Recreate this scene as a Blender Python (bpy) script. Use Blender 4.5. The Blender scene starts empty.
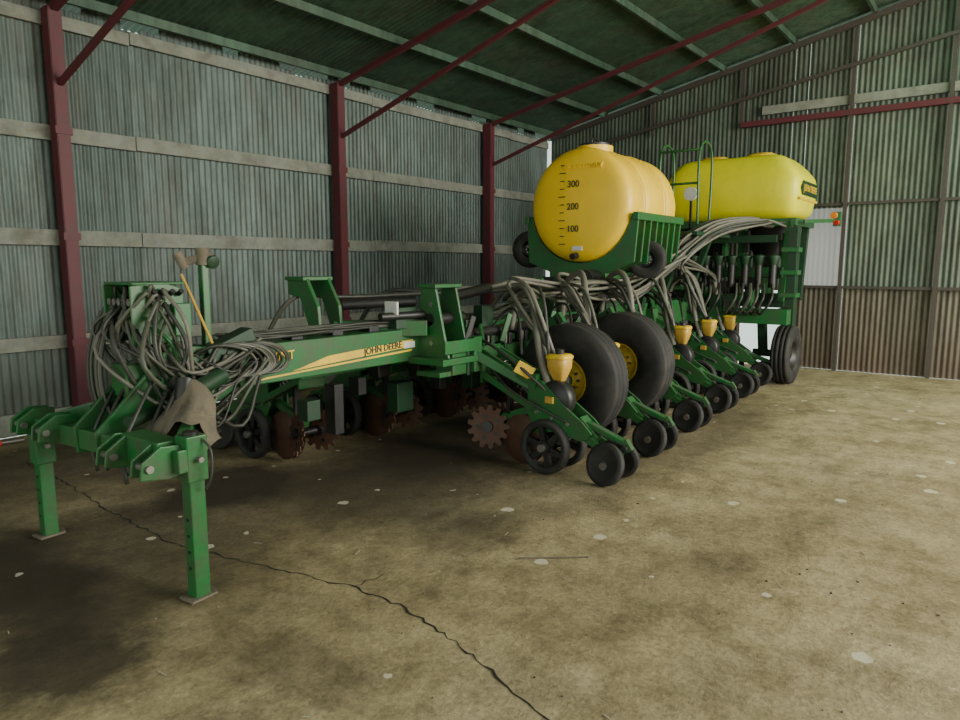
import bpy, math, random
from mathutils import Vector, Matrix
random.seed(7)
V=Vector
# ------------------------------------------------------------------ materials
def nmat(name):
    m=bpy.data.materials.new(name); m.use_nodes=True
    nt=m.node_tree; b=nt.nodes['Principled BSDF']
    return m,nt,b
def noise(nt,scale,detail=4,vec=None,rough=.6):
    n=nt.nodes.new('ShaderNodeTexNoise'); n.inputs['Scale'].default_value=scale; n.inputs['Detail'].default_value=detail
    n.inputs['Roughness'].default_value=rough
    if vec: nt.links.new(vec,n.inputs['Vector'])
    return n
def ramp(nt,fac,stops):
    r=nt.nodes.new('ShaderNodeValToRGB'); cr=r.color_ramp
    while len(cr.elements)<len(stops): cr.elements.new(.5)
    for e,(p,c) in zip(cr.elements,stops):
        e.position=p; e.color=(c[0],c[1],c[2],1)
    nt.links.new(fac,r.inputs['Fac']); return r
def mix(nt,fac,a,b,mode='MIX'):
    m=nt.nodes.new('ShaderNodeMix'); m.data_type='RGBA'; m.blend_type=mode
    for sock,val in ((m.inputs[0],fac),(m.inputs[6],a),(m.inputs[7],b)):
        if isinstance(val,bpy.types.NodeSocket): nt.links.new(val,sock)
        elif isinstance(val,(int,float)): sock.default_value=val
        else: sock.default_value=(val[0],val[1],val[2],1)
    return m.outputs[2]
def coords(nt,scale=(1,1,1),kind='Object'):
    t=nt.nodes.new('ShaderNodeTexCoord'); mp=nt.nodes.new('ShaderNodeMapping'); mp.inputs['Scale'].default_value=scale
    nt.links.new(t.outputs[kind],mp.inputs['Vector']); return mp.outputs['Vector']
def math_(nt,op,a,b):
    n=nt.nodes.new('ShaderNodeMath'); n.operation=op
    for s,v in ((n.inputs[0],a),(n.inputs[1],b)):
        if isinstance(v,bpy.types.NodeSocket): nt.links.new(v,s)
        else: s.default_value=v
    return n.outputs[0]
def bump(nt,b,h,strength=.3,dist=.01):
    bp=nt.nodes.new('ShaderNodeBump'); bp.inputs['Strength'].default_value=strength; bp.inputs['Distance'].default_value=dist
    nt.links.new(h,bp.inputs['Height']); nt.links.new(bp.outputs['Normal'],b.inputs['Normal'])
def paint(name,col,dirt=(.12,.10,.06),amt=.5,rough=.45,metal=0,scale=6,thr=.5):
    m,nt,b=nmat(name); v=coords(nt)
    n=noise(nt,scale,6,v,.65); n2=noise(nt,scale*6,3,v)
    r=ramp(nt,n.outputs['Fac'],[(thr-.08,(0,0,0)),(thr+.22,(1,1,1))])
    f=math_(nt,'MULTIPLY',r.outputs['Color'],amt)
    g=nt.nodes.new('ShaderNodeNewGeometry'); sp=nt.nodes.new('ShaderNodeSeparateXYZ'); nt.links.new(g.outputs['Normal'],sp.inputs[0])
    upf=math_(nt,'MULTIPLY',math_(nt,'MAXIMUM',sp.outputs['Z'],0.0),amt*.45)
    f=math_(nt,'MAXIMUM',f,upf)
    c=mix(nt,f,col,dirt)
    c=mix(nt,.25,c,n2.outputs['Color'],'OVERLAY')
    nt.links.new(c,b.inputs['Base Color'])
    b.inputs['Roughness'].default_value=rough; b.inputs['Metallic'].default_value=metal
    return m
GREEN=paint('green_paint',(.007,.125,.026),(.060,.066,.038),.75,.38,scale=7,thr=.46)
DGREEN=paint('dark_green_paint',(.004,.038,.012),(.035,.035,.024),.6,.5)
YEL=paint('yellow_paint',(.75,.48,.02),(.25,.18,.06),.5,.45)
RUBBER=paint('rubber',(.012,.012,.012),(.065,.055,.042),.55,.75)
BLACK=paint('black_plastic',(.009,.009,.009),(.045,.038,.03),.45,.45)
HOSE=paint('hose_grey',(.15,.142,.11),(.06,.052,.04),.6,.55,scale=3)
HOSED=paint('hose_black',(.022,.025,.02),(.085,.075,.055),.5,.5)
HOSEM=paint('hose_olive',(.06,.066,.045),(.10,.09,.065),.5,.55)
RUST=paint('rusty_steel',(.085,.034,.018),(.11,.08,.06),.5,.6,.3,scale=12)
STEEL=paint('worn_steel',(.26,.25,.23),(.09,.07,.05),.6,.45,.7)
DUST=paint('dusty_cover',(.155,.13,.088),(.05,.042,.03),.85,.9,scale=9)
TAN=paint('hopper_plastic',(.55,.33,.04),(.22,.16,.07),.6,.4)
REDP=paint('red_oxide_paint',(.095,.013,.020),(.05,.025,.022),.55,.6)
BROWN=paint('brown_frame_paint',(.055,.045,.036),(.04,.038,.034),.5,.6)
WOOD=paint('weathered_wood',(.22,.23,.19),(.09,.085,.065),.75,.85,scale=5)
ORANGE=paint('amber_lens',(.8,.2,.02),(.5,.2,.03),.2,.3)
REDL=paint('red_lens',(.6,.02,.02),(.4,.05,.03),.2,.3)
WHITE=paint('white_decal',(.6,.6,.56),(.3,.28,.22),.3,.5)
TEXTD=paint('ink_dark',(.01,.03,.015),(.02,.03,.02),.2,.5)
PALE=paint('pale_debris',(.42,.39,.29),(.25,.22,.16),.5,.9)
def tankmat(name,col,dirt):
    m,nt,b=nmat(name); v=coords(nt)
    n=noise(nt,2.2,5,v); r=ramp(nt,n.outputs['Fac'],[(.35,col),(.75,tuple(x*.86 for x in col))])
    n3=noise(nt,6,8,coords(nt,(1,1,.35)),.75); r3=ramp(nt,n3.outputs['Fac'],[(.52,(0,0,0)),(.8,(1,1,1))])
    c=mix(nt,math_(nt,'MULTIPLY',r3.outputs['Color'],.45),r.outputs['Color'],dirt)
    nt.links.new(c,b.inputs['Base Color']); b.inputs['Roughness'].default_value=.42
    return m
TANKY=tankmat('poly_tank_yellow',(.88,.57,.022),(.50,.33,.05))
CCSY=tankmat('bulk_tank_yellow',(.74,.69,.008),(.38,.36,.03))
def metal_sheet(name,c1,c2,axis,rustc=(.10,.075,.055),lowc=None,rough=.55):
    m,nt,b=nmat(name)
    v=coords(nt,(1,1,.05)); n=noise(nt,11,6,v,.75)
    base=ramp(nt,n.outputs['Fac'],[(.3,c1),(.7,c2)]).outputs['Color']
    v2=coords(nt,(1,1,.5)); n2=noise(nt,1.6,8,v2,.75)
    rr=ramp(nt,n2.outputs['Fac'],[(.46,(0,0,0)),(.66,(1,1,1))])
    base=mix(nt,rr.outputs['Color'],base,mix(nt,.45,base,rustc))
    n5=noise(nt,5,8,coords(nt,(1,1,.25)),.8); r5=ramp(nt,n5.outputs['Fac'],[(.40,(.5,.5,.48)),(.56,(1,1,1))]); base=mix(nt,.75,base,r5.outputs['Color'],'MULTIPLY')
    sep=nt.nodes.new('ShaderNodeSeparateXYZ'); nt.links.new(coords(nt),sep.inputs[0])
    fl=math_(nt,'FLOOR',math_(nt,'DIVIDE',sep.outputs[axis],.74),0)
    wn=nt.nodes.new('ShaderNodeTexWhiteNoise'); wn.noise_dimensions='1D'; nt.links.new(fl,wn.inputs['W'])
    r2=ramp(nt,wn.outputs['Value'],[(0,(.68,.71,.70)),(1,(1.0,1.0,1.0))])
    base=mix(nt,1.0,base,r2.outputs['Color'],'MULTIPLY')
    # dirt splashed low on the wall
    mrd=nt.nodes.new('ShaderNodeMapRange'); mrd.inputs[1].default_value=0; mrd.inputs[2].default_value=1.1; mrd.inputs[3].default_value=.45; mrd.inputs[4].default_value=0
    nt.links.new(sep.outputs['Z'],mrd.inputs[0]); base=mix(nt,mrd.outputs[0],base,rustc)
    if lowc:
        mr=nt.nodes.new('ShaderNodeMapRange'); mr.inputs[1].default_value=1.24; mr.inputs[2].default_value=1.3; mr.inputs[3].default_value=1; mr.inputs[4].default_value=0
        nt.links.new(sep.outputs['Z'],mr.inputs[0])
        base=mix(nt,mr.outputs[0],base,mix(nt,1,base,lowc,'MULTIPLY'))
    nt.links.new(base,b.inputs['Base Color']); b.inputs['Metallic'].default_value=.3; b.inputs['Roughness'].default_value=rough
    return m
WALLM=metal_sheet('galvanised_wall',(.085,.122,.108),(.15,.195,.175),0)
BACKM=metal_sheet('galvanised_back_wall',(.085,.118,.086),(.145,.18,.135),1,lowc=(1.18,.84,.80))
ROOFM=metal_sheet('roof_sheet',(.045,.095,.06),(.085,.155,.10),0)
def translucent(name,col,tcol,f=.65):
    m,nt,b=nmat(name); out=nt.nodes['Material Output']
    t=nt.nodes.new('ShaderNodeBsdfTranslucent'); t.inputs['Color'].default_value=(*tcol,1)
    d=nt.nodes.new('ShaderNodeBsdfDiffuse'); d.inputs['Color'].default_value=(*col,1)
    mx=nt.nodes.new('ShaderNodeMixShader'); mx.inputs[0].default_value=f
    nt.links.new(d.outputs[0],mx.inputs[1]); nt.links.new(t.outputs[0],mx.inputs[2]); nt.links.new(mx.outputs[0],out.inputs['Surface'])
    return m
SKYL=translucent('green_fibreglass',(.3,.6,.45),(.25,.95,.50),.75)
PANEL=translucent('clear_fibreglass',(.25,.25,.24),(.42,.40,.38),.5)
def floormat():
    m,nt,b=nmat('dirt_floor'); v=coords(nt)
    n1=noise(nt,.55,8,v,.62); n2=noise(nt,2.6,10,v,.75); n3=noise(nt,38,6,v,.75); n4=noise(nt,9,6,v,.7)
    c=ramp(nt,n1.outputs['Fac'],[(.30,(.26,.205,.105)),(.5,(.39,.32,.175)),(.72,(.49,.415,.25))]).outputs['Color']
    c2=ramp(nt,n2.outputs['Fac'],[(.38,(.36,.34,.30)),(.58,(1,1,1))]).outputs['Color']
    c=mix(nt,.7,c,c2,'MULTIPLY')
    c4=ramp(nt,n4.outputs['Fac'],[(.35,(.6,.58,.55)),(.55,(1,1,1))]).outputs['Color']; c=mix(nt,.6,c,c4,'MULTIPLY')
    c=mix(nt,.8,c,n3.outputs['Fac'],'OVERLAY')
    geo=nt.nodes.new('ShaderNodeTexCoord'); warp=noise(nt,1.8,8,v,.72)
    def stain_shade(cx,cy,rx,ry,amount,c,soft=.55):
        mp=nt.nodes.new('ShaderNodeMapping'); mp.inputs['Location'].default_value=(-cx/rx,-cy/ry,0); mp.inputs['Scale'].default_value=(1/rx,1/ry,0)
        sub=nt.nodes.new('ShaderNodeVectorMath'); sub.operation='SUBTRACT'; nt.links.new(geo.outputs['Object'],sub.inputs[0]); sub.inputs[1].default_value=(.5,.5,0)
        sc=nt.nodes.new('ShaderNodeVectorMath'); sc.operation='MULTIPLY_ADD'
        nt.links.new(warp.outputs['Color'],sc.inputs[0]); sc.inputs[1].default_value=(1.0,1.0,0); nt.links.new(sub.outputs[0],sc.inputs[2])
        nt.links.new(sc.outputs[0],mp.inputs['Vector'])
        ln=nt.nodes.new('ShaderNodeVectorMath'); ln.operation='LENGTH'; nt.links.new(mp.outputs[0],ln.inputs[0])
        mr=nt.nodes.new('ShaderNodeMapRange'); mr.inputs[1].default_value=soft; mr.inputs[2].default_value=1.1; mr.inputs[3].default_value=amount; mr.inputs[4].default_value=0
        nt.links.new(ln.outputs['Value'],mr.inputs[0])
        return mix(nt,mr.outputs[0],c,(.032,.024,.015))
    for s in ((2.72,4.45,.8,.6,.93),(1.22,3.95,.45,.9,.85),(1.05,3.0,.45,.45,.85),(1.5,3.75,1.0,1.1,.5),(2.0,4.1,1.2,1.1,.5),(3.5,3.5,1.1,1.0,.75),(5.2,3.9,2.4,1.2,.88),(8.5,4.1,3.4,1.5,.88),(2.4,6.0,2.0,1.1,.75),(3.1,2.5,.5,.35,.5),(.8,5.2,.8,1.2,.65),(4.2,2.4,1.2,.5,.35),(6.5,2.3,2.2,.6,.5),(1.6,2.2,.3,.35,.4),(3.6,1.3,.8,.3,.22),(5.2,.8,1.0,.35,.2),(2.6,.9,.5,.25,.2)):  # oily stains; the wide ellipses along the planter also paint shade under it
        c=stain_shade(*s,c)
    vo=nt.nodes.new('ShaderNodeTexVoronoi'); vo.voronoi_dimensions='2D'; vo.inputs['Scale'].default_value=1.9
    wv=nt.nodes.new('ShaderNodeVectorMath'); wv.operation='MULTIPLY_ADD'; nw=noise(nt,16,3,v); nt.links.new(nw.outputs['Color'],wv.inputs[0]); wv.inputs[1].default_value=(.05,.05,0); nt.links.new(v,wv.inputs[2]); nt.links.new(wv.outputs[0],vo.inputs['Vector'])
    sepc=nt.nodes.new('ShaderNodeSeparateColor'); nt.links.new(vo.outputs['Color'],sepc.inputs[0])
    lt=math_(nt,'LESS_THAN',vo.outputs['Distance'],math_(nt,'MULTIPLY',sepc.outputs[0],.085))
    gt=math_(nt,'GREATER_THAN',sepc.outputs[1],.5)
    c=mix(nt,math_(nt,'MULTIPLY',math_(nt,'MULTIPLY',lt,gt),.65),c,(.66,.62,.47))
    nt.links.new(c,b.inputs['Base Color']); b.inputs['Roughness'].default_value=.8; b.inputs['Specular IOR Level'].default_value=.3
    hh=mix(nt,.5,n2.outputs['Fac'],n3.outputs['Fac']); bump(nt,b,hh,.6,.025)
    return m
FLOORM=floormat()
CRACK=paint('crack_dark',(.012,.01,.008),(.02,.016,.01),.3,1)
# ------------------------------------------------------------------ mesh builder
class MB:
    def __init__(s): s.v=[];s.f=[];s.m=[];s.sm=[];s.mats=[]
    def mi(s,mat):
        if mat not in s.mats: s.mats.append(mat)
        return s.mats.index(mat)
    def add(s,vs,fs,mat,smooth=False):
        o=len(s.v); s.v+= [tuple(x) for x in vs]; k=s.mi(mat)
        for f in fs: s.f.append(tuple(i+o for i in f)); s.m.append(k); s.sm.append(smooth)
    def box(s,c,size,mat,rot=None):
        hx,hy,hz=[q/2 for q in size]; c=V(c); R=rot or Matrix.Identity(3)
        vs=[c+R@V((x*hx,y*hy,z*hz)) for x in(-1,1) for y in(-1,1) for z in(-1,1)]
        s.add(vs,[(0,1,3,2),(4,6,7,5),(0,4,5,1),(2,3,7,6),(0,2,6,4),(1,5,7,3)],mat)
    def beam(s,a,b,w,h,mat,up=(0,0,1)):
        a=V(a);b=V(b);d=b-a;L=d.length;d.normalize();up=V(up)
        if abs(d.dot(up))>.98: up=V((1,0,0))
        y=up.cross(d).normalized(); z=d.cross(y).normalized()
        R=Matrix((d,y,z)).transposed(); s.box((a+b)/2,(L,w,h),mat,R)
    def frame(s,d,up=(0,0,1)):
        d=V(d).normalized(); up=V(up)
        if abs(d.dot(up))>.98: up=V((1,0,0))
        y=up.cross(d).normalized(); z=d.cross(y).normalized(); return d,y,z
    def cyl(s,a,b,r,mat,r2=None,seg=16):
        L=(V(b)-V(a)).length; r2=r if r2 is None else r2
        s.lathe([(0,.0001),(0,r),(L,r2),(L,.0001)],a,V(b)-V(a),mat,seg,flat=True)
    def lathe(s,prof,o,ax,mat,seg=32,flat=False):
        o=V(o); d,y,z=s.frame(ax); vs=[];fs=[]; n=len(prof)
        if flat:
            for i in range(n-1):
                vv=[]
                for (t,r) in (prof[i],prof[i+1]):
                    for k in range(seg):
                        a=2*math.pi*k/seg; vv.append(o+d*t+(y*math.cos(a)+z*math.sin(a))*r)
                s.add(vv,[(k,(k+1)%seg,seg+(k+1)%seg,seg+k) for k in range(seg)],mat,True)
            return
        for (t,r) in prof:
            for k in range(seg):
                a=2*math.pi*k/seg; vs.append(o+d*t+(y*math.cos(a)+z*math.sin(a))*r)
        for i in range(n-1):
            for k in range(seg): fs.append((i*seg+k,i*seg+(k+1)%seg,(i+1)*seg+(k+1)%seg,(i+1)*seg+k))
        s.add(vs,fs,mat,True)
    def prism(s,poly,o,u,w,th,mat):
        o=V(o);u=V(u).normalized();w=V(w).normalized();n=u.cross(w).normalized();k=len(poly)
        vs=[o+u*x+w*y-n*th/2 for x,y in poly]+[o+u*x+w*y+n*th/2 for x,y in poly]
        fs=[tuple(range(k))[::-1],tuple(range(k,2*k))]+[(i,(i+1)%k,k+(i+1)%k,k+i) for i in range(k)]
        s.add(vs,fs,mat)
    def tube(s,pts,r,mat,seg=7,res=5):
        P=[V(p) for p in pts]; Q=[]
        if len(P)>2:
            E=[P[0]*2-P[1]]+P+[P[-1]*2-P[-2]]
            for i in range(1,len(E)-2):
                p0,p1,p2,p3=E[i-1:i+3]
                for k in range(res):
                    t=k/res; Q.append(.5*((2*p1)+(p2-p0)*t+(2*p0-5*p1+4*p2-p3)*t*t+(3*p1-p0-3*p2+p3)*t**3))
            Q.append(P[-1])
        else: Q=P
        up=None; vs=[];fs=[]
        for i,q in enumerate(Q):
            d=(Q[min(i+1,len(Q)-1)]-Q[max(i-1,0)])
            if d.length<1e-6: d=V((0,0,1))
            d.normalize()
            if up is None: up=V((0,0,1)) if abs(d.z)<.9 else V((1,0,0))
            y=up.cross(d)
            if y.length<1e-4: y=V((1,0,0)).cross(d)
            y.normalize(); up=d.cross(y).normalized()
            for k in range(seg):
                a=2*math.pi*k/seg; vs.append(q+(y*math.cos(a)+up*math.sin(a))*r)
        for i in range(len(Q)-1):
            for k in range(seg): fs.append((i*seg+k,i*seg+(k+1)%seg,(i+1)*seg+(k+1)%seg,(i+1)*seg+k))
        fs.append(tuple(range(seg))[::-1]); fs.append(tuple(range((len(Q)-1)*seg,len(Q)*seg)))
        s.add(vs,fs,mat,True)
    def sections(s,secs,mat,seg=48,n=5):
        vs=[];fs=[]
        for (z,cx,cy,a,b) in secs:
            for k in range(seg):
                t=2*math.pi*k/seg; c,q=math.cos(t),math.sin(t)
                vs.append((cx+a*math.copysign(abs(c)**(2/n),c),cy+b*math.copysign(abs(q)**(2/n),q),z))
        for i in range(len(secs)-1):
            for k in range(seg): fs.append((i*seg+k,i*seg+(k+1)%seg,(i+1)*seg+(k+1)%seg,(i+1)*seg+k))
        fs.append(tuple(range(seg))[::-1]); fs.append(tuple(range((len(secs)-1)*seg,len(secs)*seg)))
        s.add(vs,fs,mat,True)
    def mesh(s,name):
        me=bpy.data.meshes.new(name); me.from_pydata(s.v,[],s.f)
        for m in s.mats: me.materials.append(m)
        me.polygons.foreach_set('material_index',s.m); me.polygons.foreach_set('use_smooth',s.sm); me.update(); return me
    def obj(s,name,parent=None,bevel=0):
        o=bpy.data.objects.new(name,s.mesh(name)); bpy.context.collection.objects.link(o)
        if parent: o.parent=parent
        if bevel:
            b=o.modifiers.new('b','BEVEL'); b.width=bevel; b.segments=2; b.limit_method='ANGLE'; b.angle_limit=math.radians(50)
        return o
def empty(name,loc=(0,0,0)):
    e=bpy.data.objects.new(name,None); e.location=loc; bpy.context.collection.objects.link(e); return e
rnd=random.uniform
# ------------------------------------------------------------------ building shell
WY=7.3; BX=11.65; EZ=3.93; SL=.21; X0=-3.0; Y0=-5.0
mb=MB(); mb.add([(X0-6,Y0-8,0),(BX+.05,Y0-8,0),(BX+.05,WY+.05,0),(X0-6,WY+.05,0)],[(0,1,2,3)],FLOORM); mb.obj('floor')
cp=[(2.10,6.3),(2.08,5.58),(2.0,4.7),(1.96,3.85),(2.04,3.35),(2.22,2.53),(2.23,2.2),(2.15,1.82),(2.05,1.5),(1.95,1.21),(1.85,.9),(1.6,.5)]
cl=[]
for i in range(len(cp)-1):
    a,b=V(cp[i]),V(cp[i+1]); n=max(2,int((b-a).length/.04))
    for k in range(n):
        q=a.lerp(b,k/n); cl.append(q+V((rnd(-.014,.014),rnd(-.010,.010))))
vs=[];fs=[]
for i,q in enumerate(cl):
    w=rnd(.0015,.0075); t=(cl[min(i+1,len(cl)-1)]-cl[max(i-1,0)]).normalized(); n=V((-t.y,t.x))
    vs+=[(q.x+n.x*w,q.y+n.y*w,.002),(q.x-n.x*w,q.y-n.y*w,.002)]
    if i: fs.append((2*i-2,2*i-1,2*i+1,2*i))
cl2=[V((2.22,2.53)),V((2.27,2.50)),V((2.31,2.52)),V((2.36,2.49)),V((2.42,2.50))]
o0=len(vs)
for i,q in enumerate(cl2):
    w=.003; vs+=[(q.x,q.y+w,.002),(q.x,q.y-w,.002)]
    if i: fs.append((o0+2*i-2,o0+2*i-1,o0+2*i+1,o0+2*i))
mb=MB(); mb.add(vs,fs,CRACK); mb.obj('floor_crack')
m=MB()
for k in range(420):
    x=rnd(.8,10.5); y=rnd(-3.5,3.6); a=rnd(0,6.28)
    if rnd(0,1)<.22:
        L=rnd(.02,.06); m.beam((x,y,.004),(x+L*math.cos(a),y+L*math.sin(a),.005),.0025,.0025,PALE)
    else:
        s_=rnd(.003,.009); m.box((x,y,s_*.3),(s_,s_*rnd(.6,1.6),s_*.6),random.choice([PALE,DUST,DUST,CRACK]),Matrix.Rotation(a,3,'Z'))
m.beam((3.0,2.05,.006),(3.25,1.75,.008),.006,.006,DUST)
m.obj('floor_debris')
def corr(name,o,u,L,w,hfun,mat,n,per=.072,amp=.0055):
    o=V(o);u=V(u);w=V(w);n=V(n); st=per/8; N=int(L/st); vs=[];fs=[]
    for i in range(N+1):
        x=i*st; d=math.sin(2*math.pi*x/per)*amp; h0,h1=hfun(x)
        vs+=[o+u*x+w*h0+n*d, o+u*x+w*h1+n*d]
        if i: fs.append((2*i-2,2*i,2*i+1,2*i-1))
    m=MB(); m.add(vs,fs,mat,True); return m.obj(name)
gaps={int(k):rnd(0,1) for k in range(80)}
def leftH(x):
    k=int(x/.19); g=gaps.get(k,0); return (0.0,EZ+(.12 if g<.5 else .06 if g<.8 else .02))
corr('wall_left',(X0,WY+.07,0),(1,0,0),BX-X0+.05,(0,0,1),leftH,WALLM,(0,1,0))
def back2(name,ya,yb,za,zb,mat=BACKM):
    corr(name,(BX+.07,ya,0),(0,-1,0),ya-yb,(0,0,1),lambda x:(za,zb if zb else EZ+.10+SL*(WY-(ya-x))),mat,(1,0,0))
# upper edge follows the roof slope
def corrb(name,ya,yb,za,zb,mat=BACKM):
    corr(name,(BX+.07,ya,0),(0,-1,0),ya-yb,(0,0,1),lambda x:(za,zb if zb else EZ+.10+SL*(WY-(ya-x))),mat,(1,0,0))
corrb('wall_back',WY,3.60,0,None)
corrb('wall_back_part.001',3.60,2.95,1.20,None)
corrb('wall_back_part.002',2.95,2.75,0,None)
corrb('wall_back_part.003',2.75,2.1,0,1.28)
corrb('wall_back_part.004',2.75,2.1,2.45,None)
corrb('wall_back_part.005',2.1,-6.5,0,None)
corrb('window_1',2.75,2.1,1.28,2.45,PANEL)
ridgeY=-1.5
def roofpiece(name,xa,xb,ya,yb,mat,dz=0):
    per=.076; st=per/6; N=int((xb-xa)/st); vs=[];fs=[]
    for i in range(N+1):
        x=xa+i*st; d=.008*math.sin(2*math.pi*x/per)+dz
        vs+=[(x,ya,EZ+.13+SL*(WY-ya)+d),(x,yb,EZ+.13+SL*(WY-yb)+d)]
        if i: fs.append((2*i-2,2*i,2*i+1,2*i-1))
    m=MB(); m.add(vs,fs,mat,True); m.obj(name)
SA,SB,SYA=9.0,10.6,1.25
roofpiece('ceiling',X0,BX+.4,WY+.25,SYA,ROOFM)
roofpiece('ceiling_part.001',X0,SA,SYA,ridgeY,ROOFM)
roofpiece('ceiling_part.002',SB,BX+.4,SYA,ridgeY,ROOFM)
roofpiece('added_skylight',SA,SB,SYA,ridgeY+.06,SKYL)  # skylight panel added out of view to tint the interior light green
m=MB()
rr=EZ+.14+SL*(WY-ridgeY)
m.add([(X0,ridgeY,rr),(BX+.4,ridgeY,rr),(BX+.4,Y0-2,rr-SL*(ridgeY-Y0+2)),(X0,Y0-2,rr-SL*(ridgeY-Y0+2))],[(0,1,2,3)],ROOFM); m.obj('ceiling_far_slope')
m=MB()
for i in range(9):
    y=7.15-i*1.05; z=EZ+.07+SL*(WY-y)
    m.box(((X0+BX)/2,y,z),(BX-X0,.04,.09),ROOFM)
m.obj('roof_purlins')
m=MB()
for z,h in ((.86,.13),(1.87,.15),(2.84,.14),(3.86,.12),(.12,.2)):
    x=X0
    while x<BX:
        L=min(3.35,BX-x); m.beam((x,WY+.035,z+rnd(-.012,.012)),(x+L-.008,WY+.035,z+rnd(-.012,.012)),.045,h,WOOD); x+=L
m.obj('trim_1',bevel=.004)
PX=[-.5,2.94,6.33,9.62]
for i,x in enumerate(PX):
    e=empty('steel_post' if i==0 else 'steel_post.%03d'%i)
    m=MB(); y=WY-.08; hw=.055
    m.box((x,y-.07,EZ/2),(hw*2,.012,EZ),REDP); m.box((x,y+.07,EZ/2),(hw*2,.012,EZ),REDP); m.box((x,y,EZ/2),(.012,.14,EZ),REDP)
    m.box((x-hw,y,EZ/2),(.012,.14,EZ),REDP)
    for z in (.86,1.87,2.84): m.box((x,y-.06,z),(.15,.05,.07),REDP)
    m.box((x,y,.01),(.24,.24,.02),REDP)
    m.obj('post',e)
    m=MB()
    a=V((x,WY-.1,EZ-.02)); b=V((x,ridgeY,EZ-.02+SL*(WY-.1-ridgeY)))
    m.beam(a,b,.06,.06,REDP)
    c=V((x,WY-.15,3.26)); d=V((x,1.2,5.07)); m.beam(c,d,.045,.045,REDP)
    m.obj('rafter',e)
m=MB()
m.beam((BX-.1,WY-.1,EZ+.02),(BX-.1,ridgeY,EZ+.02+SL*(WY-ridgeY-.1)),.06,.08,BROWN)
m.beam((BX-.12,WY-.3,3.6),(BX-.12,-.5,4.9),.05,.05,BROWN)
for y in (5.2,3.7,2.13,.92,-.6): m.beam((BX-.02,y,0 if y<3 else 3.8),(BX-.02,y,EZ+SL*(WY-y)),.05,.05,BROWN)
for z in (1.27,2.50): m.box((BX,-1.5,z),(.05,8.4,.04),BROWN)
m.box((BX-.03,-.9,3.80),(.09,9.2,.08),REDP)
m.obj('door_frame_1')
m=MB(); m.box((BX+.02,-.8,3.99),(.05,8.4,.13),WOOD)
for z in (.86,1.87,2.84): m.box((BX+.02,5.55,z),(.05,3.4,.12),WOOD)
m.obj('trim_2',bevel=.004)
# ------------------------------------------------------------------ planter
PL=empty('row_crop_planter')
CY=3.82
def tire(m,c,R,w,rr,ax=(1,0,0),rib=True,rim=YEL,seg=48):
    d=V(ax).normalized(); o=V(c); h=w/2
    P=[(-h*.72,rr),(-h*.9,rr+.02),(-h,rr+(R-rr)*.35),(-h,rr+(R-rr)*.7),(-h*.86,R*.965),(-h*.74,R*.985)]
    if rib:
        for t in (-.5,-.02,.46):
            P+=[(h*t-.006,R),(h*t,R-.018),(h*(t+.06),R-.018),(h*(t+.06)+.006,R)]
    P+=[(h*.74,R*.985),(h*.86,R*.965),(h,rr+(R-rr)*.7),(h,rr+(R-rr)*.35),(h*.9,rr+.02),(h*.72,rr)]
    m.lathe(P,o,d,RUBBER,seg)
    for sg in (-1,1):
        m.lathe([(sg*h*.74,rr+.012),(sg*h*.78,rr-.005),(sg*h*.7,rr*.92),(sg*h*.2,rr*.85),(sg*h*.1,rr*.5),(sg*h*.3,rr*.32),(sg*h*.5,rr*.3),(sg*h*.55,.0001)],o,d,rim,seg)
    d_,y,z=m.frame(d)
    for k in range(8):
        a=2*math.pi*k/8; q=o+(y*math.cos(a)+z*math.sin(a))*rr*.42
        m.cyl(q-d*h*.35,q+d*h*.35,.012,STEEL,seg=8)
def spoked(m,c,R,w,ax,mat=RUBBER,sp=6,hub=STEEL):
    d=V(ax).normalized();o=V(c);h=w/2
    m.lathe([(-h*.6,R*.74),(-h,R*.8),(-h,R*.94),(-h*.5,R),(h*.5,R),(h,R*.94),(h,R*.8),(h*.6,R*.74),(-h*.6,R*.74)],o,d,mat,36)
    d_,y,z=m.frame(d)
    for k in range(sp):
        a=2*math.pi*k/sp+.3; e=(y*math.cos(a)+z*math.sin(a)); m.beam(o+e*R*.15,o+e*R*.78,.045,w*.45,BLACK,up=d)
    m.cyl(o-d*h*.9,o+d*h*.9,R*.26,BLACK,seg=18); m.cyl(o-d*h*1.15,o+d*h*1.15,R*.1,hub,seg=10)
def disc(m,c,R,ax,mat,t=.006,dish=.02):
    m.lathe([(0,.0001),(0,R*.4),(dish,R),(dish+.002,R),(t,R*.4),(t,.0001)],c,ax,mat,36)
def spiked(m,c,R,ax,mat,n=13):
    d=V(ax).normalized(); d,y,z=m.frame(d); P=[]
    for k in range(n):
        a=2*math.pi*k/n; da=2*math.pi/n
        P+=[(R*.78*math.cos(a),R*.78*math.sin(a)),(R*.99*math.cos(a+da*.16),R*.99*math.sin(a+da*.16)),(R*math.cos(a+da*.56),R*math.sin(a+da*.56)),(R*.78*math.cos(a+da*.72),R*.78*math.sin(a+da*.72))]
    m.prism(P,c,y,z,.010,mat); m.cyl(V(c)-d*.03,V(c)+d*.03,R*.25,BLACK,seg=14)
    for k in range(5):
        a=2*math.pi*k/5; q=V(c)+(y*math.cos(a)+z*math.sin(a))*R*.5; m.cyl(q-d*.008,q+d*.008,R*.10,BLACK,seg=8)
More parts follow.
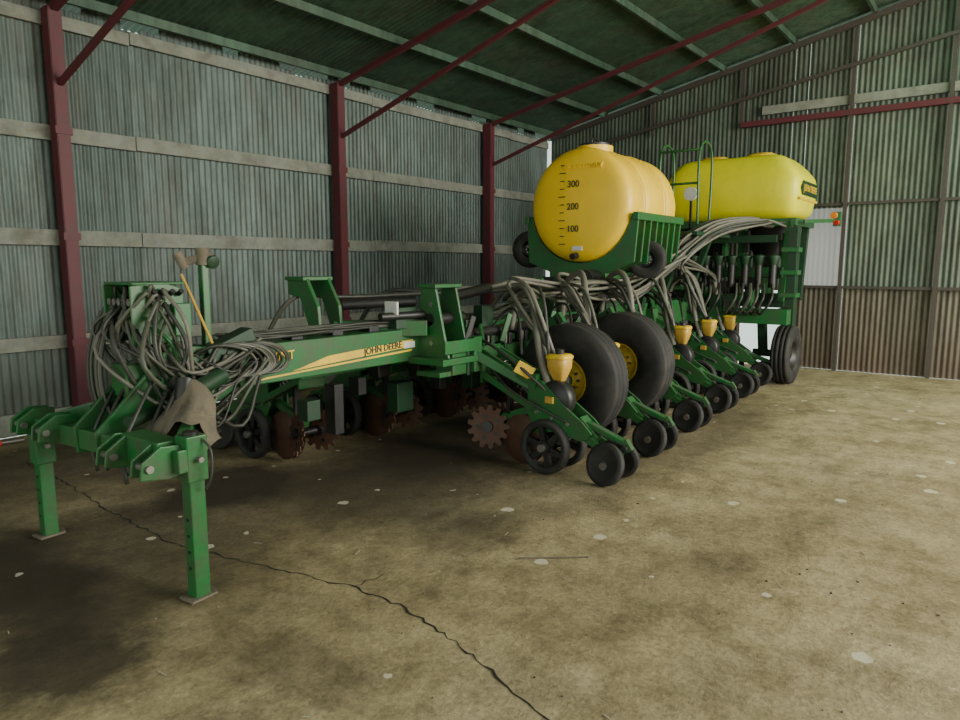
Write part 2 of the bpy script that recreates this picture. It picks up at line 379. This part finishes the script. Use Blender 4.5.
def rowunit():
    m=MB()
    m.box((0,-.10,.80),(.26,.02,.30),GREEN)
    for x in (-.12,.12):
        m.beam((x,-.11,.90),(x,-.62,.68),.022,.05,GREEN); m.beam((x,-.11,.72),(x,-.60,.50),.022,.05,GREEN)
        m.prism([(.54,.72),(.66,.72),(.84,.56),(1.02,.44),(1.10,.36),(1.02,.29),(.80,.34),(.62,.30),(.53,.46)],(x*.75,0,0),(0,-1,0),(0,0,1),.02,GREEN)
    m.beam((0,-.15,.72),(0,-.50,.66),.05,.05,BLACK); m.cyl((0,-.2,.82),(0,-.5,.58),.035,BLACK)
    for k in range(7): m.lathe([(-.006,.036),(0,.046),(.006,.036)],(0,-.23-k*.035,.797-k*.028),(0,-.3,-.24),STEEL,14)
    m.box((0,-.66,.54),(.14,.20,.22),DGREEN)
    m.box((0,-.60,.73),(.24,.05,.07),GREEN)
    m.beam((0,-.55,.48),(0,-.18,.34),.05,.06,GREEN); m.beam((0,-.30,.40),(0,-.30,.66),.03,.05,BLACK)
    spiked(m,(-.10,-.15,.285),.18,(1,.35,-.15),RUST); spiked(m,(.10,-.18,.285),.18,(1,-.35,.15),RUST)
    m.cyl((-.12,-.16,.285),(.12,-.16,.285),.025,BLACK)
    disc(m,(-.045,-.45,.215),.20,(1,.06,0),RUST); disc(m,(.045,-.45,.215),.20,(-1,.06,0),RUST)
    for sx in (-1,1):
        spoked(m,(sx*.13,-.72,.215),.212,.085,(1,0,0))
        m.beam((sx*.10,-.72,.215),(sx*.085,-.90,.40),.03,.05,GREEN); m.cyl((sx*.07,-.72,.215),(sx*.2,-.72,.215),.03,STEEL,seg=10)
        for k in range(3): m.cyl((sx*.088,-.62-k*.14,.47-k*.03),(sx*.112,-.62-k*.14,.47-k*.03),.014,STEEL,seg=8)
    m.lathe([(-.07,.0001),(-.07,.13),(-.05,.145),(.03,.145),(.07,.09),(.07,.0001)],(-.02,-.76,.58),(1,0,0),BLACK,28)
    m.box((.03,-.72,.70),(.14,.14,.09),BLACK); m.box((-.11,-.74,.58),(.02,.07,.05),TAN)
    m.sections([(.71,0,-.76,.035,.04),(.76,0,-.76,.055,.06),(.82,0,-.76,.078,.082),(.89,0,-.76,.082,.086)],TAN,28,4)
    m.sections([(.89,0,-.76,.088,.092),(.91,0,-.76,.088,.092),(.925,0,-.76,.07,.075)],YEL,28,4)
    m.cyl((0,-.76,.92),(0,-.76,.96),.035,BLACK,seg=14)
    m.beam((0,-.95,.44),(0,-1.10,.30),.11,.08,GREEN)
    for sx in (-1,1):
        m.beam((sx*.055,-.98,.34),(sx*.075,-1.28,.20),.018,.055,GREEN)
        m.lathe([(-.022,.0001),(-.022,.12),(-.03,.13),(-.02,.158),(.02,.158),(.03,.13),(.022,.12),(.022,.0001)],(sx*.105,-1.22,.158),(1,sx*.18,sx*.25),RUBBER,30)
        m.cyl((sx*.05,-1.22,.17),(sx*.15,-1.22,.15),.028,STEEL,seg=10)
    m.beam((0,-1.02,.42),(0,-1.34,.31),.07,.03,GREEN); m.cyl((0,-1.05,.40),(0,-1.25,.33),.028,STEEL,seg=12)
    m.beam((0,-1.32,.33),(0,-1.37,.26),.05,.05,GREEN); m.cyl((-.06,-1.34,.28),(.06,-1.34,.28),.022,BLACK,seg=10)
    m.tube([(-.08,-.72,.62),(-.16,-.5,.82),(-.12,-.2,.96),(-.05,0,1.0)],.013,HOSED)
    m.tube([(.09,-.95,.46),(.12,-.7,.46),(.1,-.3,.60),(.1,0,.80)],.010,HOSED)
    m.tube([(-.1,-.9,.42),(-.13,-.7,.5),(-.14,-.4,.62),(-.05,-.1,.8)],.009,HOSED)
    return m
ru=rowunit().mesh('row_unit')
def put(me,name,loc,rotz=0,bev=.003):
    o=bpy.data.objects.new(name,me); o.location=loc; o.rotation_euler=(0,0,rotz); bpy.context.collection.objects.link(o); o.parent=PL
    if bev:
        b=o.modifiers.new('b','BEVEL'); b.width=bev; b.segments=1; b.limit_method='ANGLE'; b.angle_limit=math.radians(55)
    return o
NU=6
near=[(4.56 if i==0 else 4.45+1.04*i, 3.50+.07*i) for i in range(NU)]
for i,(x,y) in enumerate(near): put(ru,'row_unit_%d'%(i+1),(x,y,0))
far=[(3.45+1.0*i, 4.22) for i in range(6)]
for i,(x,y) in enumerate(far): put(ru,'row_unit_%d'%(i+9),(x,y,0),math.pi)
m=MB()
m.beam((4.05,3.47,.84),(9.8,3.86,.84),.17,.17,GREEN); m.beam((3.2,4.22,.84),(9.6,4.22,.84),.17,.17,GREEN)
m.cyl((4.3,3.52,1.04),(9.7,3.88,1.06),.045,BLACK,seg=14); m.cyl((3.4,4.2,1.04),(9.6,4.2,1.06),.045,BLACK,seg=14)
for i in range(20):
    x=4.25+i*.28; y=3.47+(x-4.05)*.068
    m.box((x,y,.84),(.03,.20,.21),DGREEN); m.box((x+.1,y-.02,.97),(.05,.12,.10),random.choice([GREEN,BLACK,DGREEN]))
    m.cyl((x+.05,y-.06,.93),(x+.05,y-.06,1.02),.012,STEEL,seg=8)
    m.beam((x,y-.05,.95),(x+rnd(-.1,.1),y-.08,rnd(1.05,1.2)),.025,.05,random.choice([GREEN,DGREEN,BLACK]))
for i in range(22):
    x=3.2+i*.24; m.box((x,4.05,rnd(.5,.9)),(rnd(.05,.2),.12,rnd(.1,.4)),random.choice([BLACK,BLACK,DGREEN]))
m.obj('wing_toolbar',PL,.006)
m=MB()
m.beam((2.35,CY,.985),(7.2,CY,.985),.25,.25,GREEN); m.beam((1.75,CY,.98),(2.5,CY,.98),.18,.18,GREEN); m.beam((7.1,CY,.98),(10.2,CY,.98),.32,.30,GREEN)
m.box((2.42,CY,.985),(.06,.31,.31),GREEN); m.box((4.6,CY,.985),(.06,.31,.31),GREEN)
for x in (2.9,3.25,3.6): m.box((x,CY,1.13),(.10,.12,.05),BLACK)
m.obj('tongue',PL,.008)
m=MB(); yy=CY-.1265
m.prism([(2.80,.915),(3.92,.975),(3.94,1.03),(3.1,.985)],(0,yy,0),(1,0,0),(0,0,1),.003,YEL)
m.prism([(2.52,.885),(3.92,.94),(3.93,.955),(2.6,.900)],(0,yy,0),(1,0,0),(0,0,1),.003,YEL)
m.box((3.9,yy-.001,.99),(.12,.003,.05),WHITE)
m.obj('decal_stripe',PL)
def text(s,size,loc,mat,face,name,tilt=0,ext=.002):
    c=bpy.data.curves.new(name,'FONT'); c.body=s; c.size=size; c.extrude=ext; c.materials.append(mat); c.align_x='CENTER'; c.align_y='CENTER'; c.offset=.001
    o=bpy.data.objects.new(name,c); bpy.context.collection.objects.link(o); o.parent=PL
    if face=='-X': R=Matrix(((0,0,-1),(-1,0,0),(0,1,0)))
    else: R=Matrix(((1,0,0),(0,0,-1),(0,1,0)))
    o.matrix_local=Matrix.Translation(loc)@R.to_4x4()@Matrix.Rotation(tilt,4,'Z'); return o
text('JOHN DEERE',.068,(3.62,yy-.004,.988),TEXTD,'-Y','decal_lettering',.05)
text('1770NT',.080,(2.68,yy-.004,1.02),YEL,'-Y','decal_lettering_b',.03)
# ---- hitch
m=MB()
m.beam((1.60,4.54,.66),(1.66,2.98,.70),.11,.11,GREEN)
for (x,y,zt) in ((1.70,3.03,.80),(1.58,4.46,.66)):
    m.box((x,y,zt-.10),(.105,.105,.22),GREEN); m.box((x,y,(zt)/2),(.078,.078,zt),GREEN)
    m.prism([(-.07,-.06),(.07,-.05),(.09,.03),(.02,.08),(-.08,.05)],(x,y,.010),(1,0,0),(0,1,0),.015,DUST)
    m.cyl((x,y-.085,zt-.1),(x,y+.085,zt-.1),.014,STEEL,seg=8); m.cyl((x,y,zt),(x,y,zt+.025),.035,BLACK,seg=12)
    for k in range(4): m.cyl((x-.042,y,zt*.2+k*.08),(x+.042,y,zt*.2+k*.08),.009,BLACK,seg=8)
for y in (CY-.12,CY+.12):
    m.prism([(1.56,.60),(1.7,.58),(2.3,.82),(2.45,.90),(2.45,1.10),(1.98,1.16),(1.66,.84),(1.55,.74)],(0,y,0),(1,0,0),(0,0,1),.025,GREEN)
for y in (4.50,3.08,3.42,4.2):
    for dy in (-.045,.045):
        m.prism([(-.13,-.06),(0,-.08),(.08,-.07),(.08,.07),(-.03,.08),(-.12,.02)],(1.58,y+dy,.70),(1,0,0),(0,0,1),.018,GREEN)
    m.cyl((1.49,y-.07,.69),(1.49,y+.07,.69),.018,STEEL,seg=12)
m.beam((1.66,3.1,.70),(2.25,CY-.1,.92),.06,.09,GREEN); m.beam((1.60,4.44,.68),(2.25,CY+.1,.92),.06,.09,GREEN)
m.box((1.62,3.25,.72),(.12,.34,.13),GREEN)
m.cyl((1.66,3.55,.80),(2.1,3.70,.86),.035,DGREEN); m.cyl((1.72,4.1,.78),(2.15,4.0,.88),.035,DGREEN); m.box((1.82,3.82,.70),(.2,.2,.16),DGREEN); m.box((2.0,3.66,.92),(.22,.08,.16),GREEN)
for y in (3.72,4.02):
    m.prism([(-.16,0),(.14,0),(.14,.30),(.02,.34),(-.16,.32)],(1.95,y,1.17),(1,0,0),(0,0,1),.015,GREEN)
m.box((1.95,3.87,1.50),(.30,.32,.015),GREEN); m.box((1.97,3.87,1.34),(.2,.22,.2),BLACK); m.box((2.06,3.70,1.30),(.10,.05,.18),GREEN)
for k in range(5): m.cyl((1.80,3.76+k*.055,1.40),(1.86,3.76+k*.055,1.40),.020,STEEL,seg=10)
for k in range(4): m.cyl((1.90+k*.05,3.70,1.44),(1.90+k*.05,3.66,1.46),.014,BLACK,seg=8)
m.beam((2.27,CY-.02,1.1),(2.27,CY-.02,1.64),.045,.045,GREEN); m.beam((2.16,CY+.05,1.61),(2.32,CY-.05,1.66),.05,.045,DUST)
m.cyl((2.27,CY-.02,1.60),(2.27,CY-.02,1.70),.04,DUST,seg=12); m.cyl((2.19,CY+.03,1.58),(2.15,CY+.05,1.67),.03,DUST,seg=10); m.lathe([(-.02,.0001),(-.02,.04),(.02,.04),(.02,.0001)],(2.31,CY-.05,1.62),(0,1,.3),DGREEN,16)
m.beam((2.12,3.78,1.55),(2.22,3.66,1.15),.022,.014,TAN)
m.beam((2.2,3.7,1.05),(2.5,3.7,1.16),.12,.14,DGREEN)
m.obj('hitch_frame',PL,.006)
m=MB(); seg=40; rows=14; c0=V((1.95,3.44,.99)); d,y_,z_=m.frame((-.34,-.34,-.88)); vs=[];fs=[]
for j in range(rows+1):
    t=j/rows
    for k in range(seg):
        a=2*math.pi*k/seg
        r=.035+.125*t**.7; r*=1+.13*math.sin(5*a+t*3)*t+.09*math.sin(9*a+4*t)*t+.05*math.sin(17*a)*t
        L=.31*t*(1+(.16*math.sin(3*a+1)+.10*math.sin(7*a))*(t**3))
        vs.append(c0+d*L+(y_*math.cos(a)+z_*math.sin(a)*.8)*r+V((.03*math.sin(t*5),0,.02*math.sin(a*2)*t)))
for j in range(rows):
    for k in range(seg): fs.append((j*seg+k,j*seg+(k+1)%seg,(j+1)*seg+(k+1)%seg,(j+1)*seg+k))
m.add(vs,fs,DUST,True)
m.cyl((1.93,3.46,1.0),(1.86,3.40,.78),.045,BLACK); m.cyl((1.90,3.46,.90),(2.2,3.55,.98),.05,DGREEN)
m.obj('pump_cover',PL)
m=MB()
HC=[HOSE,HOSEM,HOSEM,HOSED,HOSED,HOSED]
for k in range(46):
    s=V((rnd(1.84,2.05),rnd(3.68,4.0),rnd(1.25,1.46))); e=V((rnd(2.25,2.65),rnd(3.62,3.72),rnd(.98,1.16)))
    lo=rnd(.66,1.05); ox=rnd(-.20,.05); oy=rnd(-.25,.12)
    mid=V((s.x+ox,s.y+oy,(s.z+lo)/2+rnd(0,.12))); low=V(((s.x+e.x)/2-.12+rnd(-.15,.08),rnd(3.5,3.75),lo))
    m.tube([s,s+V((-.05,-.04,.02)),mid,low,(low+e)/2+V((.03,-.02,-.02)),e],rnd(.007,.0125),random.choice(HC+[GREEN] if k%5==0 else HC))
for k in range(10):
    y=rnd(3.88,4.08); m.tube([(1.9,y-.05,1.40),(1.80,y+.02,1.34),(1.72,y+.04,1.1),(1.72,y+.02,.85),(1.82,y,.68),(1.95,y-.1,.9)],rnd(.007,.012),random.choice(HC))
for k in range(8):
    x=rnd(1.60,1.75);y=rnd(3.4,3.9); m.tube([(x+.2,y+.1,1.0),(x+.05,y,.85),(x-.04,y-.02,.68),(x-.03,y-.03,rnd(.48,.60))],.010,HOSED)
for k in range(18):
    x=rnd(2.28,2.58); m.tube([(x-.22,3.70,1.08),(x-.1,3.62,1.14),(x+.08,3.60,1.10),(x+.17,3.63,1.0),(x+.05,3.62,.94),(x-.2,3.65,.98)],.009,random.choice(HC))
m.tube([(1.72,2.99,.80),(1.74,2.93,.74),(1.73,2.92,.62),(1.72,2.96,.55)],.006,HOSED)
m.obj('hitch_hoses',PL)
m=MB()
for k in range(14):
    pts=[]; y0=rnd(3.7,3.92); ph=rnd(0,6)
    for j in range(11):
        x=2.4+j*.55; pts.append((x,y0+.04*math.sin(j*1.3+ph),1.14+rnd(0,.04)+(.12 if j>5 else 0)*rnd(.3,1)))
    m.tube(pts,rnd(.008,.012),random.choice([HOSED,HOSEM,HOSED]))
for k in range(36):
    i=k%6; ux,uy=near[i]; a=rnd(-.16,.16); b=rnd(-.1,.1)
    st=V((9.95,2.55+rnd(-.05,1.0),2.14+rnd(-.05,.06)))
    pts=[st,(9.5,2.85+a*1.5,2.16+b*.5),(8.8,3.12+a,2.04+b),(8.1,3.30+a,1.70+b)]
    x=8.1
    while x-.8>ux+.5:
        x-=.8; pts.append((x,3.45+a*.8+.05*(x-4)/4,1.32+rnd(-.09,.13)+b*.5))
    if ux+.1<7.7:
        pts+=[(ux+.25,uy-.1+a*.4,1.42+rnd(-.12,.10)),(ux+.02+a*.5,uy-.45+rnd(-.08,.08),1.34+rnd(-.14,.08)),(ux+rnd(-.08,.08),uy-.70,.88)]
    else: pts+=[(ux+a,uy-.5,1.45),(ux,uy-.74,.9)]
    m.tube(pts,rnd(.012,.019),random.choice([HOSE,HOSE,HOSEM,HOSEM,HOSED]))
for i,(ux,uy) in enumerate(near):
    j=rnd(-.08,.08); k=rnd(-.08,.08)
    m.tube([(ux+.40+j,uy-.02,1.05),(ux+.34+j,uy-.12,1.36+k),(ux+.18+j,uy-.36,1.46+k),(ux+.02,uy-.52,1.26+k),(ux-.03,uy-.60,.92),(ux-.05,uy-.70,.66)],.030,HOSE,10)
    m.tube([(ux+.62,uy+.1,1.0),(ux+.55+k,uy-.02,1.28),(ux+.36+k,uy-.3,1.32+j),(ux+.2,uy-.45,1.02),(ux+.12,uy-.62,.75)],.020,HOSEM,9)
    m.tube([(ux+.2,uy+.1,1.0),(ux+.22,uy-.1,1.22),(ux+.1,uy-.3,1.2),(ux-.06,uy-.45,.9)],.012,HOSED,7)
for k in range(14):
    ux=far[k%6][0]; a=rnd(-.15,.15)
    m.tube([(8.2,4.2+a,1.7),(7.4,4.25+a,1.4),(ux+.6,4.25+a,1.34),(ux+.1,4.6,1.35),(ux,4.95,.95)],rnd(.014,.022),random.choice([HOSE,HOSED]))
m.obj('seed_hoses',PL)
m=MB()
for x in (4.02,4.26):
    m.prism([(3.38,.86),(3.72,.86),(3.72,1.05),(3.66,1.44),(3.52,1.44),(3.44,1.10)],(x,0,0),(0,1,0),(0,0,1),.025,GREEN)
m.box((4.14,3.58,1.44),(.32,.18,.03),GREEN); m.box((4.14,3.52,.87),(.50,.36,.05),GREEN); m.box((4.14,3.36,.98),(.42,.02,.10),GREEN)
m.box((4.14,3.52,.77),(.44,.24,.04),GREEN); m.box((4.33,3.42,.90),(.10,.14,.28),GREEN)
m.cyl((4.0,3.58,1.18),(4.4,3.58,1.18),.05,BLACK)
for z in (1.0,1.15,1.3):
    m.cyl((4.0,3.56,z),(4.03,3.56,z),.018,STEEL,seg=8)
for x in (3.30,3.50):
    m.prism([(4.0,1.08),(4.1,1.08),(4.22,1.36),(4.36,1.38),(4.36,1.50),(4.14,1.50),(4.02,1.3)],(x,0,0),(0,1,0),(0,0,1),.03,GREEN)
m.box((3.40,4.25,1.50),(.28,.22,.03),GREEN); m.box((3.40,4.05,1.12),(.34,.12,.08),GREEN)
m.beam((3.5,4.1,1.12),(4.0,3.6,1.12),.12,.12,GREEN)
m.cyl((4.35,3.66,1.34),(4.95,3.72,1.40),.045,BLACK); m.cyl((4.9,3.71,1.395),(5.5,3.77,1.46),.022,STEEL)
m.cyl((3.55,4.05,1.30),(4.0,3.72,1.32),.04,BLACK); m.cyl((3.6,3.70,1.22),(4.0,3.64,1.22),.03,BLACK)
m.beam((4.3,3.42,.92),(4.5,2.95,.66),.045,.07,GREEN); m.beam((4.66,3.42,.90),(4.66,2.98,.68),.04,.06,GREEN)
for x in (5.6,6.9,8.2):
    m.beam((x,3.55,1.0),(x+.1,4.25,1.0),.12,.12,GREEN); m.beam((x,3.6,1.05),(x+.3,3.8,1.45),.06,.08,GREEN); m.beam((x+.3,3.8,1.45),(x+.6,3.7,1.05),.06,.08,GREEN)
for x in (4.75,5.9,7.0): m.box((x,3.62,1.12),(.16,.10,.28),DGREEN)
m.box((3.72,3.70,1.28),(.02,.13,.10),WHITE); m.box((3.85,3.72,1.2),(.22,.1,.16),DGREEN)
m.beam((4.38,3.02,.83),(4.46,2.92,.76),.02,.10,YEL)
m.obj('fold_brackets',PL,.006)
m=MB()
for x,z in ((5.08,.64),(6.05,.68)):
    tire(m,(x,2.93,z),.48,.28,.19)
    m.cyl((x-.12,2.93,z),(x+.25,2.93,z),.05,GREEN); m.beam((x+.2,2.93,z),(x+.2,3.5,.84),.08,.14,GREEN); m.beam((x+.2,3.15,1.15),(x+.2,3.5,.9),.06,.1,GREEN); m.cyl((x+.2,3.0,.72),(x+.2,3.2,1.15),.035,BLACK)
m.obj('wing_wheels',PL)
TX=6.82; TY=3.89; TZ=2.25; TR=.62; TL=1.24
m=MB()
P=[(-.07,.0001),(-.07,.10),(-.065,.25),(-.055,.40),(-.04,.50),(-.025,.555),(.0,.59),(.03,.612),(.06,.62)]
Pm=[(TL-t,r) for t,r in P[::-1]]
P+=[(.30,.62),(.31,.608),(.35,.608),(.36,.62),(.85,.62),(.86,.608),(.90,.608),(.91,.62)]+Pm
m.lathe(P,(TX,TY,TZ),(1,0,0),TANKY,72)
m.cyl((TX+.35,TY,TZ+.58),(TX+.35,TY,TZ+.66),.20,TANKY,seg=28); m.cyl((TX+.35,TY,TZ+.65),(TX+.35,TY,TZ+.69),.17,BLACK,seg=24); m.tube([(TX+.28,TY,TZ+.68),(TX+.28,TY,TZ+.74),(TX+.42,TY,TZ+.74),(TX+.42,TY,TZ+.68)],.012,BLACK)
for k in range(11):
    z=TZ-.42+k*.085; dx=TX-.07+.03*((abs(z-TZ)/.5)**3)
    m.box((dx,TY+.17,z),(.010,.05 if k%3 else .08,.010),TEXTD)
m.box((TX-.045,TY-.02,TZ-.47),(.02,.12,.05),WHITE)
m.cyl((TX-.0,TY,TZ-.54),(TX-.12,TY,TZ-.56),.035,BLACK,seg=12)
m.obj('liquid_tank',PL)
text('300',.10,(TX-.07,TY+.03,TZ+.22),TEXTD,'-X','tank_mark_a'); text('200',.10,(TX-.074,TY+.03,TZ-.02),TEXTD,'-X','tank_mark_b'); text('100',.10,(TX-.07,TY+.03,TZ-.26),TEXTD,'-X','tank_mark_c')
text('LIQUID ONLY',.075,(TX-.050,TY-.08,TZ+.40),TANKY,'-X','tank_emboss_a',0,.010)
m=MB()
for i in range(8):
    x=TX+.05+i*(TL-.1)/7
    arc=[(math.radians(a)) for a in range(190,351,10)]
    inn=[(math.cos(a)*(TR+.01),math.sin(a)*(TR+.01)) for a in arc]
    outp=[(-.70,-.12),(-.66,-.62),(-.3,-.76),(.3,-.76),(.66,-.62),(.70,-.12)]
    m.prism(inn+outp[::-1],(x,TY,TZ),(0,1,0),(0,0,1),.03,GREEN)
for s in (-1,1): m.beam((TX,TY+s*.68,TZ-.14),(TX+TL,TY+s*.68,TZ-.14),.06,.08,GREEN)
m.beam((TX,TY-.3,TZ-.8),(TX+TL,TY-.3,TZ-.8),.1,.12,GREEN); m.beam((TX,TY+.3,TZ-.8),(TX+TL,TY+.3,TZ-.8),.1,.12,GREEN)
for x in (TX+.1,TX+TL-.1):
    for y in (TY-.3,TY+.3): m.beam((x,y,TZ-.8),(x,CY+(y-TY)*.5,1.05),.1,.1,DGREEN)
m.box((TX+.1,TY,1.36),(.5,.7,.22),BLACK); m.cyl((TX-.2,TY-.2,1.45),(TX+.3,TY-.2,1.45),.1,BLACK)
m.obj('tank_cradle',PL,.004)
m=MB()
for x in (TX+.33,TX+.88): m.lathe([(-.025,.612),(-.025,.628),(.025,.628),(.025,.612)],(x,TY,TZ),(1,0,0),TANKY,64)
m.obj('tank_straps',PL)
m=MB()
tire(m,(7.25,3.26,1.66),.21,.12,.10,(1,.2,0),False,BLACK,30)
tire(m,(8.4,5.55,1.82),.26,.2,.13,(1,.3,0),True,BLACK,30)
m.beam((8.4,5.5,1.75),(8.2,4.6,1.5),.08,.08,DGREEN)
m.obj('blower_wheel',PL)
m=MB()
cx=10.66; cy=3.37
m.sections([(2.19,cx,cy,.34,.66),(2.25,cx,cy,.47,.83),(2.30,cx,cy,.53,.90),(2.36,cx,cy,.56,.925),(2.55,cx,cy,.60,.955),(2.74,cx,cy,.60,.955),(2.82,cx,cy,.585,.935),(2.94,cx,cy+.02,.54,.86),(3.04,cx,cy+.03,.48,.77),(3.09,cx,cy+.03,.43,.70),(3.11,cx,cy+.03,.38,.64)],CCSY,88,9)
for q in (-.30,.36):
    m.sections([(3.09,cx,cy+q,.24,.22),(3.15,cx,cy+q,.23,.21),(3.18,cx,cy+q,.18,.16)],YEL,28,3)
m.obj('bulk_seed_tank',PL)
m=MB(); m.prism([(-.40,-.095),(.44,-.095),(.50,0),(.44,.095),(-.38,.095),(-.46,0)],(cx,cy-.958,2.64),(1,0,0),(0,0,1),.012,DGREEN)
m.prism([(-.5,-.02),(.5,-.02),(.5,.012),(-.5,.012)],(cx,cy-.952,2.50),(1,0,0),(0,0,1),.010,YEL); m.obj('tank_badge',PL)
text('JOHN DEERE',.13,(cx+.02,cy-.968,2.64),YEL,'-Y','tank_badge_lettering')
m=MB()
for x in (cx-.50,cx+.45): m.beam((x,cy-.93,2.18),(x,cy+.95,2.18),.08,.10,GREEN)
for y in (cy-.9,cy+.9): m.beam((cx-.55,y,2.18),(cx+.5,y,2.18),.08,.10,GREEN)
for y in (cy-.85,cy-.25,cy+.5): 
    m.beam((cx-.5,y,2.2),(cx-.35,y+.1,1.1),.09,.09,GREEN); m.beam((cx+.4,y,2.2),(cx+.2,y,1.1),.09,.09,DGREEN)
for y in (cy-.45,cy+.4):
    m.sections([(1.55,cx,y,.10,.12),(1.75,cx,y,.16,.18),(2.15,cx,y,.36,.38)],BLACK,28,4); m.box((cx,y,1.48),(.4,.5,.14),DGREEN)
m.beam((9.7,2.35,.92),(9.7,5.1,.92),.2,.2,GREEN); m.beam((10.5,2.6,1.1),(10.5,5.0,1.1),.2,.2,DGREEN); m.beam((9.6,3.3,1.1),(11,3.3,1.1),.16,.2,DGREEN)
m.beam((9.95,2.40,.7),(9.95,2.40,2.1),.12,.16,DGREEN); m.beam((10.05,2.55,1.5),(10.05,3.5,1.5),.1,.14,GREEN); m.beam((9.9,2.6,1.95),(9.9,3.9,1.95),.08,.10,DGREEN)
for z in (1.2,1.5,1.8): m.box((9.93,2.42,z),(.2,.22,.06),GREEN)
for k in range(34): m.box((9.9+rnd(-.2,.4),2.55+rnd(0,1.5),rnd(.9,2.0)),(rnd(.06,.16),rnd(.05,.14),rnd(.08,.35)),random.choice([BLACK,DGREEN,GREEN,BLACK]))
for k in range(8):
    y=2.6+k*.18; m.cyl((9.75,y,1.30),(9.75,y,1.62),.05,BLACK,seg=12); m.lathe([(0,.05),(.12,.09),(.14,.02)],(9.75,y,1.60),(0,0,1),DGREEN,14)
m.lathe([(-.1,.0001),(-.1,.22),(.1,.22),(.1,.0001)],(9.55,3.9,1.75),(1,0,0),BLACK,28)
for k in range(10):
    y=rnd(2.5,3.6); m.tube([(9.7,y,1.35),(9.5,y-.05,1.15),(9.55,y+.1,.95),(9.7,y+.15,1.1)],.018,random.choice([HOSEM,HOSED]))
for y in (3.2,3.7): m.tube([(8.55,y,2.1),(8.55,y,3.0),(8.95,y,3.0),(8.95,y,2.1)],.016,GREEN)
m.tube([(8.55,3.2,3.0),(8.55,3.7,3.0)],.016,GREEN); m.tube([(8.55,3.2,2.6),(8.55,3.7,2.6)],.016,GREEN)
m.box((8.9,3.6,1.98),(1.2,1.0,.05),DGREEN); m.beam((8.4,3.3,1.98),(8.4,3.6,1.1),.08,.08,DGREEN); m.beam((9.3,3.3,1.98),(9.3,3.6,1.1),.08,.08,DGREEN)
m.beam((10.2,2.35,2.18),(10.95,2.12,2.22),.03,.05,GREEN)
m.box((10.95,2.09,2.24),(.05,.10,.2),GREEN); m.cyl((10.91,2.12,2.29),(10.87,2.13,2.29),.045,ORANGE,seg=16); m.cyl((10.91,2.08,2.19),(10.87,2.09,2.19),.035,REDL,seg=16)
m.cyl((9.35,3.6,2.55),(9.32,3.6,2.55),.09,WHITE,seg=20); m.beam((9.36,3.6,2.0),(9.36,3.6,2.5),.03,.03,BLACK)
m.obj('rear_carrier_frame',PL,.005)
m=MB()
tire(m,(9.95,2.42,.40),.40,.24,.2,(0,1,0),True,BLACK,44); tire(m,(9.95,5.1,.40),.40,.24,.2,(0,1,0),True,BLACK,44)
m.cyl((9.95,2.42,.40),(9.95,2.85,.40),.05,DGREEN); m.beam((9.95,2.72,.40),(9.8,2.72,.95),.1,.12,DGREEN); m.beam((9.95,2.72,.9),(9.95,2.40,1.0),.1,.12,DGREEN)
m.obj('transport_wheels',PL)
m=MB(); e=empty('hand_tool_scrap')
m.beam((2.02,7.10,.03),(2.18,7.06,.03),.05,.04,REDL); m.cyl((2.18,7.06,.03),(2.35,7.03,.03),.02,STEEL,seg=8); m.obj('scrap',e)
# ------------------------------------------------------------------ lights, world, camera
w=bpy.data.worlds.new('sky'); bpy.context.scene.world=w; w.use_nodes=True
bg=w.node_tree.nodes['Background']; bg.inputs[0].default_value=(.86,1.0,.92,1); bg.inputs[1].default_value=1.3
def area(name,loc,target,sx,sy,energy,col):
    l=bpy.data.lights.new(name,'AREA'); l.shape='RECTANGLE'; l.size=sx; l.size_y=sy; l.energy=energy; l.color=col
    o=bpy.data.objects.new(name,l); bpy.context.collection.objects.link(o); o.location=loc
    o.rotation_euler=(V(target)-V(loc)).to_track_quat('-Z','Y').to_euler(); return o
area('doorway_light',(7.0,-5.8,3.4),(7,1.2,0),8,3.0,1600,(1,.96,.86))
area('end_door_light',(-6,0,2.6),(4,2,.6),6,4,120,(1,.98,.93))
s=bpy.data.lights.new('sun','SUN'); s.energy=14; s.angle=.02; s.color=(1,.97,.9); so=bpy.data.objects.new('sun',s); bpy.context.collection.objects.link(so)
so.rotation_euler=(math.radians(14),math.radians(6),0)
yaw=math.radians(37.6); pt=math.atan(95/695)
fh=V((math.cos(yaw),math.sin(yaw),0)); fw=fh*math.cos(pt)-V((0,0,1))*math.sin(pt)
c=bpy.data.cameras.new('camera'); co=bpy.data.objects.new('camera',c); bpy.context.collection.objects.link(co)
c.sensor_width=36; c.lens=695/960*36; co.location=(0,0,1.6); co.rotation_euler=fw.to_track_quat('-Z','Y').to_euler(); c.clip_start=.05
bpy.context.scene.camera=co
